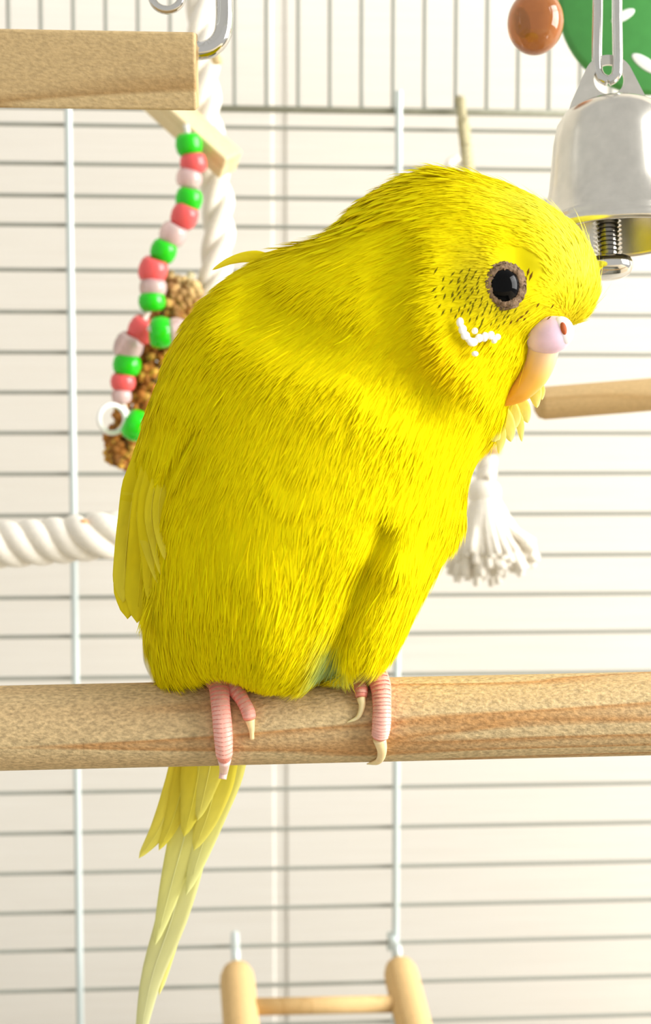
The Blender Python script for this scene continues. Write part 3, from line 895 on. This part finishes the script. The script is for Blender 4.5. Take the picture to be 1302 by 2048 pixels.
# the hind toes, over the back of the perch
for x in (425, 470, 715, 755):
    base = on_perch(x, 1400)
    along = np.dot(base-pmid, pd); rr_ = 15*S
    e_up = nrm(UP-pd*(UP@pd)); e_bk = nrm(FW-pd*(FW@pd))
    C = [pmid+pd*(along+(0.0010 if x in (470, 755) else -0.0010)*(a/2.2))+(e_up*math.cos(a)+e_bk*math.sin(a))*(PR+rr_*0.8) for a in np.linspace(-0.45, 1.9, 18)]
    o = tube('toe', np.array(C), np.linspace(17, 12, 18)*S, M['toe'], bird, 12)
    C2 = [pmid+pd*along+(e_up*math.cos(a)+e_bk*math.sin(a))*(PR+rr_*0.6) for a in np.linspace(1.9, 2.45, 8)]
    tube('claw', np.array(C2), np.linspace(9, 1.5, 8)*S, M['claw'], o, 8)

# ------------------------------------------------------------------ bell
bell_d = 0.188; sb = bell_d/F*1.09
bt = U(1224, 208, bell_d)
bax = nrm(-UP*0.985+RT*0.02-FW*0.045)          # downwards along the bell
bell = thing('hanging_bell', 'silver steel bell with a screw clapper hanging beside the bird', 'bell', tuple(bt))
prof_o = [(1, 0), (40, 0), (66, 5), (88, 18), (101, 38), (108, 70), (113, 110), (118, 155), (127, 192), (138, 217), (144, 226), (142, 230), (146, 235), (147, 244), (143, 251), (138, 252)]
prof_i = [(136, 244), (130, 217), (121, 190), (112, 150), (106, 70), (96, 38), (80, 22), (40, 8), (1, 8)]
lathe('bell_dome', [(r_*sb, h_*sb) for r_, h_ in prof_o+prof_i], bt, bax, M['bell'], bell, 72)
# hanger plate with a round hole
ex = nrm(RT-bax*(RT@bax)); ez = -bax; ey = np.cross(ez, ex)
hole_c = bt+ex*(-5)*sb+ez*45*sb
n = 48; an = np.linspace(0, 2*np.pi, n, endpoint=False)
inner = [(28*math.cos(a), 28*math.sin(a)) for a in an]
hull = [(-78, -58), (78, -58)]+[(46*math.cos(a), 46*math.sin(a)) for a in np.linspace(0.35, math.pi-0.35, 24)]
outer = []
for a in an:
    c, s_ = math.cos(a), math.sin(a); best = 60.0
    for (x0, z0), (x1, z1) in zip(hull, hull[1:]+hull[:1]):
        det = c*(-(z1-z0))+s_*(x1-x0)
        if abs(det) < 1e-9: continue
        tt_ = (x0*(-(z1-z0))+z0*(x1-x0))/det
        u_ = (c*z0-s_*x0)/det
        if tt_ > 0 and -1e-6 <= u_ <= 1+1e-6: best = tt_
    outer.append((c*best, s_*best))
V = []; 
for yv in (-3, 3):
    for (x_, z_) in inner: V.append(hole_c+ex*x_*sb+ez*z_*sb+ey*yv*sb)
    for (x_, z_) in outer: V.append(hole_c+ex*x_*sb+ez*z_*sb+ey*yv*sb)
Fs = []
for j in range(n):
    k = (j+1) % n
    Fs += [(j, k, n+k, n+j), (2*n+j, 3*n+j, 3*n+k, 2*n+k), (n+j, n+k, 3*n+k, 3*n+j), (j, 2*n+j, 2*n+k, k)]
mesh_obj('hanger_plate', V, Fs, M['bell'], bell, False)
# clapper: a machine screw
sc0 = bt+bax*20*sb+ex*(-16)*sb
lathe('screw_thread', [(r_*sb, h_*sb) for r_, h_ in [(1, 18)]+[(a_, b_+100*0) for a_, b_ in [(21.5+4.2*math.cos(math.pi*k), 20+k*4.0) for k in range(0, 68)]]], sc0-bax*20*sb, bax, M['chrome'], bell, 32, smooth=False)
hh = 20+67*4.0
head = lathe('screw_head', [(r_*sb, (hh+h_)*sb) for r_, h_ in [(20, -2), (40, 0), (44, 8), (44, 18), (38, 28), (24, 34), (1, 36)]], sc0-bax*20*sb, bax, M['chrome'], bell, 40)
# chain link
lk = [(1216, 163), (1200, 152), (1194, 126), (1195, 40), (1198, -40), (1214, -75), (1232, -40), (1234, 40), (1235, 126), (1231, 152)]
lkd = [bell_d+x*sb for x in (0, 5, 8, 9, 9, 0, -9, -9, -8, -4)]
LP = smooth_path([(*U(x, y, d_),) for (x, y), d_ in zip(lk+[lk[0]], lkd+[lkd[0]])], 60)
link = tube('chain_link', LP, 9.5*sb, M['chrome'], bell, 14)
top = U(1214, -75, bell_d)
tube('hook_wire', np.array([top+CZ*(-0.0006), [top[0], top[1], ZROOF]]), 0.0009, M['chrome'], bell, 8)

# amber ball and green plate hanging behind the bell
def cord(parent, p, r=0.0005, mat='sisal'):
    return tube('cord', np.array([p, [p[0], p[1], ZROOF]]), r, M[mat], parent, 8)
ad = 0.197; ac = U(1071, 45, ad)
amber = thing('amber_ball', 'shiny translucent amber ball hanging near the silver bell', 'ball', tuple(ac))
mesh_obj('ball', *ellipsoid_vf(ac, (RT*56*ad/F, FW*56*ad/F, UP*63*ad/F), 40, 24), M['amber'], amber)
cord(amber, ac+UP*60*ad/F)
gd = 0.235; sg = gd/F; gc = U(1298, 8, gd)
plate = thing('green_plate_toy', 'flat round green plastic toy with pale marks behind the bell', 'toy', tuple(gc))
lathe('plate', [(1*sg, -12*sg), (170*sg, -12*sg), (182*sg, -4*sg), (182*sg, 6*sg), (172*sg, 12*sg), (1*sg, 12*sg)], gc, -FW, M['leaf'], plate, 64)
for (x, y, rx, ry, an_) in [(1292, 128, 34, 12, -0.6), (1246, 32, 26, 10, 0.5), (1340, 30, 30, 12, 0.2)]:
    c = U(x, y, gd-12.5*sg)
    mesh_obj('printed_mark', *ellipsoid_vf(c, ((RT*math.cos(an_)+UP*math.sin(an_))*rx*sg, (UP*math.cos(an_)-RT*math.sin(an_))*ry*sg, FW*1.5*sg), 20, 8), M['whiteprint'], plate)
cord(plate, gc+UP*178*sg, 0.0006)

# ------------------------------------------------------------------ swing block, upper left
sd_ = 0.176; ss_ = sd_/F
xl = -520
blc = (U(xl, 108, sd_)+U(384, 108, sd_))/2+FW*76*ss_
swing = thing('swing_perch', 'square pine swing bar held by a bent chrome wire', 'swing', tuple(blc))
hx = np.linalg.norm(U(384, 108, sd_)-U(xl, 108, sd_))/2
bo = mesh_obj('bar', *box_vf(np.zeros(3), np.array([1.0, 0, 0])*hx, np.array([0, 1.0, 0])*60*ss_, np.array([0, 0, 1.0])*75*ss_), M['block'], None, False)
bo.location = blc; bo.rotation_euler = (math.radians(17.0), 0, math.radians(3.0))
bevel(bo, 5*ss_, 3); attach(bo, swing)
def swing_wire(sgn):
    w = [(360, 100), (405, 101), (428, 92), (444, 70), (449, 40), (449, -10), (449, -120), (449, -260)] if sgn > 0 else None
    P_ = smooth_path([U(x, y, sd_+88*ss_) for x, y in w], 50)
    if sgn < 0: pass
    P_ = np.vstack([P_, [P_[-1][0], P_[-1][1], ZROOF]])
    return P_
wp = swing_wire(1)
tube('wire_hanger', wp, 19*ss_, M['chrome'], swing, 16)
mirror = wp.copy(); mirror = mirror-2*((wp-blc)@RT)[:, None]*RT
tube('wire_hanger', mirror, 19*ss_, M['chrome'], swing, 16)
# small clip seen over the bar
clip = [U(334+30*math.cos(a), -8+28*math.sin(a), sd_+110*ss_) for a in np.linspace(0, 2*np.pi, 25)]
clipt = thing('steel_clip', 'small steel ring clip above the square swing bar', 'clip', tuple(clip[0]))
tube('ring', np.array(clip), 9*ss_, M['chrome'], clipt, 10)
cord(clipt, U(335, -30, sd_+110*ss_), 0.0007, 'chrome')

# ------------------------------------------------------------------ rope helper
def twisted_rope(parent, path, R, turns, name='strand', mat='rope', n=120, phase=0.0):
    path = smooth_path(path, n); T, Nn, Bn = frames(path)
    L = np.concatenate([[0], np.cumsum(np.linalg.norm(np.diff(path, axis=0), axis=1))]); s = L/L[-1]
    for k in range(3):
        a = phase+2*np.pi*(k/3+turns*s)
        c = path+(np.cos(a)[:, None]*Nn+np.sin(a)[:, None]*Bn)*R*0.52
        tube(name, c, R*0.53, M[mat], parent, 12)
# rope perch at left
rd = 0.262; sr = rd/F
rp = thing('rope_perch', 'thick white twisted cotton rope perch running behind the bird', 'rope', tuple(U(100, 1085, rd)))
p_l = U(-420, 1118, rd); 
twisted_rope(rp, [wall_hit(U(100, 1085, rd), -RT, -1), U(-200, 1100, rd), U(0, 1090, rd), U(120, 1080, rd), U(240, 1068, rd), U(330, 1066, rd+0.02), U(380, 1075, rd+0.05), onback(400, 1085, 0.003)], 46*sr, 14.0, n=300)
speck = mesh_obj('seed_husk', *ellipsoid_vf(U(168, 1046, rd-40*sr), (RT*9*sr, FW*6*sr, UP*8*sr), 10, 7), plain('orange husk', srgb(236, 176, 120), 0.6))
tag(speck, 'tiny orange seed husk stuck on the white rope perch', 'husk')

# ------------------------------------------------------------------ bead toy, left
td = 0.285; st = td/F
toy = thing('bead_toy', 'hanging toy of green and coral beads under a pale wooden stick', 'toy', tuple(U(380, 280, td)))
# stick
s0 = U(262, 150, td+0.004); s1 = U(462, 330, td-0.002)
sx_ = nrm(s1-s0); sn = nrm(np.cross(sx_, CAM-s0)); sm_ = np.cross(sx_, sn)
rot_a = 0.75
q1 = sn*math.cos(rot_a)+sm_*math.sin(rot_a); q2 = np.cross(sx_, q1)
so = mesh_obj('stick', *box_vf(np.zeros(3), np.array([1, 0, 0])*np.linalg.norm(s1-s0)/2, np.array([0, 1, 0])*26*st, np.array([0, 0, 1])*26*st), M['palewood'], None, False)
so.matrix_basis = Matrix.Translation(Vector((s0+s1)/2)) @ Matrix(((*[sx_[0], q1[0], q2[0]], 0), (*[sx_[1], q1[1], q2[1]], 0), (*[sx_[2], q1[2], q2[2]], 0), (0, 0, 0, 1)))
bevel(so, 4*st, 2); attach(so, toy)
beads = [('green', 378, 290, 27, 21, 5), ('pink', 387, 327, 27, 19, 8), ('clear', 378, 357, 26, 18, -15), ('green', 378, 398, 27, 20, -12), ('pink', 369, 432, 27, 22, -25), ('clear', 346, 468, 27, 20, -30),
         ('green', 327, 502, 26, 20, -25), ('pink', 306, 541, 29, 24, -20), ('clear', 306, 575, 27, 18, -10), ('green', 304, 603, 27, 18, 5), ('pink', 284, 660, 28, 24, -28), ('clear', 257, 693, 29, 24, -25),
         ('green', 254, 730, 28, 20, -8), ('pink', 246, 764, 25, 17, -5), ('clear', 243, 792, 20, 14, 0), ('green', 322, 665, 31, 21, 90), ('clear', 352, 662, 26, 18, 90), ('green', 272, 851, 31, 22, 62)]
for nm, x, y, rr_, hh_, ang in beads:
    dz = td-0.007
    if (nm, x) in (('green', 322), ('clear', 352), ('green', 272)): dz = td-0.014
    c = U(x, y, dz); a = math.radians(ang)
    ax = nrm(UP*math.cos(a)+RT*math.sin(-a)-FW*0.25)
    pf = [(rr_*0.42, -hh_*0.9), (rr_*0.7, -hh_), (rr_*0.92, -hh_*0.62), (rr_, 0), (rr_*0.92, hh_*0.62), (rr_*0.7, hh_), (rr_*0.42, hh_*0.9)]
    lathe('bead', [(r_*st, h_*st) for r_, h_ in pf], c, ax, M[nm], toy, 28, True)
tube('string', smooth_path([U(x, y, td-0.007) for x, y in [(372, 250), (385, 330), (378, 400), (346, 468), (306, 541), (304, 603), (270, 675), (252, 735), (243, 800), (262, 840), (280, 860)]], 60), 6*st, M['rope'], toy, 8)
tube('string', smooth_path([U(x, y, td-0.014) for x, y in [(296, 655), (322, 665), (352, 662), (400, 660)]], 20), 6*st, M['rope'], toy, 8)
rg = [U(224+26*math.cos(a), 838+28*math.sin(a), td-0.012+0.002*math.cos(a)) for a in np.linspace(0, 2*np.pi, 33)]
tube('plastic_ring', np.array(rg), 5*st, M['ring'], toy, 10)
twisted_rope(toy, [[*(U(402, -120, td+0.012)[:2]), ZROOF], U(404, 0, td+0.012), U(408, 120, td+0.012), U(412, 230, td+0.012), U(430, 350, td+0.01), U(438, 450, td+0.008), U(428, 560, td+0.006), U(400, 700, td+0.004)], 33*st, 5.0)
lathe('wood_stop', [(1*st, -12*st), (10*st, -10*st), (13*st, 0), (10*st, 10*st), (1*st, 12*st)], U(434, 117, td+0.004), UP, M['palewood'], toy, 16)

# millet spray
ml = thing('millet_spray', 'brown foxtail millet spray hanging behind the bead string', 'millet', tuple(U(300, 750, td)))
parts = []; mcol = []
path = smooth_path([U(x, y, td+0.002) for x, y in [(372, 566), (352, 610), (345, 680), (318, 740), (292, 800), (258, 870), (240, 925)]], 60)
radp = np.interp(np.linspace(0, 1, 60), [0, .15, .3, .6, .85, 1], [34, 50, 54, 46, 42, 26])*st
T, Nn, Bn = frames(path)
stem = tube('stem', np.vstack([[U(384, 548, td+0.003)], path]), 9*st, M['sisal'], ml, 8)
for k in range(1100):
    i = rng.integers(0, 60); a = rng.random()*2*np.pi
    lump = 0.72+0.28*math.sin(i*0.9+a*1.3)*math.cos(a*2+i*0.35)
    rr_ = radp[i]*math.sqrt(rng.random()*0.5+0.5)*(0.75+0.35*lump)
    c = path[i]+(Nn[i]*math.cos(a)+Bn[i]*math.sin(a))*rr_+T[i]*rng.normal(0, 3*st)
    r0 = rng.uniform(6, 11)*st
    d1 = nrm(rng.normal(size=3)); d2 = nrm(np.cross(d1, [0.3, 0.5, 0.8])); d3 = np.cross(d1, d2)
    v, f = ellipsoid_vf(c, (d1*r0*1.2, d2*r0*0.9, d3*r0*0.9), 6, 4)
    parts.append((v, f))
    top_ = max(0, 1-i/16)
    cl = np.array([0.42, 0.17, 0.03])*(0.35+0.9*rng.random()) if rng.random() < 0.65 else np.array([0.62, 0.36, 0.06])*(0.7+0.5*rng.random())
    cl = cl*(1-top_)+np.array([0.62, 0.45, 0.2])*(0.5+0.7*rng.random())*top_
    mcol.append(np.repeat([np.clip(cl, 0, .9)], len(v), 0))
V, Fs = join_vf(parts)
sdm = mesh_obj('seed_head', V, Fs, M['seed'], ml); add_tint(sdm.data, np.vstack(mcol)); sdm['kind'] = 'stuff'

# ------------------------------------------------------------------ rope toy with tassel behind the bird
zd = 0.300; sz = zd/F
tas = thing('tassel_toy', 'hanging cord toy ending in a frayed white cotton tassel', 'toy', tuple(onback(922, 215, 0.002)))
hk0 = onback(918, 205, 0.003)
tube('hook', np.array([onback(918, 200, -0.002), onback(922, 200, 0.004), onback(924, 240, 0.005), onback(934, 330, 0.012)]), 0.0013, M['sisal'], tas, 10)
twisted_rope(tas, [onback(926, 240, 0.005), onback(932, 290, 0.008), onback(938, 350, 0.02), onback(945, 420, 0.03)], 0.0017, 4, 'cord_strand', 'sisal', 60)
tube('cotton_loop', smooth_path([onback(945, 360, 0.02), onback(905, 345, 0.02), onback(900, 330, 0.016), onback(915, 320, 0.015)], 20), 0.0016, M['rope'], tas, 8)
cp_ = [onback(945, 400, 0.03), U(955, 520, zd), U(965, 700, zd), U(974, 860, zd), U(972, 960, zd)]
twisted_rope(tas, cp_, 20*sz, 9, 'cotton_strand', 'rope', 120)
bw = U(987, 880, zd)
lathe('wood_bead', [(8*sz, -30*sz), (24*sz, -26*sz), (30*sz, 0), (24*sz, 26*sz), (8*sz, 30*sz)], U(978, 882, zd), UP, M['dowel'], tas, 24, True)
mesh_obj('knot', *ellipsoid_vf(U(968, 985, zd), (RT*34*sz, FW*30*sz, UP*30*sz), 20, 12), M['rope'], tas)
tub = []
for k in range(220):
    a = rng.random()*2*np.pi; q_ = math.sqrt(rng.random())
    ex_, ed_ = q_*math.cos(a), q_*math.sin(a)
    x1 = 985+92*ex_; y1 = 1118+16*rng.normal()+22*(1-q_)-18*ex_
    p0 = U(970+14*ex_, 985, zd+14*ed_*sz); p1 = U(974+50*ex_, 1050, zd+45*ed_*sz); p2 = U(x1, y1, zd+80*ed_*sz)
    tub.append(tube_vf(smooth_path([p0, p1, p2], 7), 8.0*sz, 6))
V, Fs = join_vf(tub)
to = mesh_obj('tassel', V, Fs, M['rope'], tas); to['kind'] = 'stuff'

# ------------------------------------------------------------------ side dowel on the right
dd_ = 0.255; s2 = dd_/F
q0 = U(1068, 808, dd_); q1_ = U(1302, 789, dd_*1.0)
ddir = nrm(q1_-q0); q2_ = wall_hit(q0, ddir, 1)
Ld = np.linalg.norm(q2_-q0); r_ = 33*s2
prof = [(0.05*r_, 0), (0.5*r_, 1*s2), (0.86*r_, 8*s2), (r_, 20*s2), (r_, Ld*0.5), (r_, Ld)]
V, Fs = lathe_vf(prof+[(0.01*r_, Ld)], np.zeros(3), np.array([1.0, 0, 0]), 32)
sdw = mesh_obj('side_perch', V, Fs, M['dowelx']); sdw.location = q0
sdw.rotation_euler = Vector(ddir).to_track_quat('X', 'Z').to_euler()
tag(sdw, 'short tan dowel perch with a rounded free end below the bell', 'perch')

# ------------------------------------------------------------------ ladder
lad = thing('wooden_ladder', 'small wooden ladder with round posts hooked on the back wires', 'ladder', tuple(onback(640, 2048, 0.03)))
def post(p_top, p_low, rpx):
    a = onback(*p_top, 0.012); b0 = onback(*p_low, 0.034)
    d_ = nrm(b0-a); L_ = (a[2]+0.0046)/(-d_[2]); r_ = rpx*0.330/F
    pf = [(0.03*r_, 0), (0.45*r_, 0.12*r_), (0.8*r_, 0.42*r_), (0.96*r_, 0.85*r_), (r_, 1.3*r_), (r_, L_*0.5), (r_, L_), (0.01*r_, L_)]
    V, Fs = lathe_vf(pf, np.zeros(3), np.array([0, 0, -1.0]), 32)
    o = mesh_obj('post', V, Fs, M['dowel'])
    o.location = a; o.rotation_euler = Vector(-d_).to_track_quat('Z', 'Y').to_euler()
    attach(o, lad)
    return a, d_
a1p, d1p = post((472, 1930), (484, 2068), 35)
a2p, d2p = post((795, 1920), (832, 2068), 35)
for t_ in (0.0148, 0.046, 0.078, 0.110):
    tube('rung', np.array([a1p+d1p*t_, a2p+d2p*t_]), 16.5*0.325/F, M['dowel'], lad, 16)
for (a, hx_) in ((a1p, 470), (a2p, 782)):
    wzr = onback(hx_, 1888)
    tube('hook', smooth_path([a-CZ*0.004, a+CZ*0.003, (a+onback(hx_, 1878))/2+CZ*0.0012, onback(hx_, 1870, -0.0006), onback(hx_, 1880, -0.0022), onback(hx_, 1900, -0.0018)], 30), 0.00125, M['bar'], lad, 10)
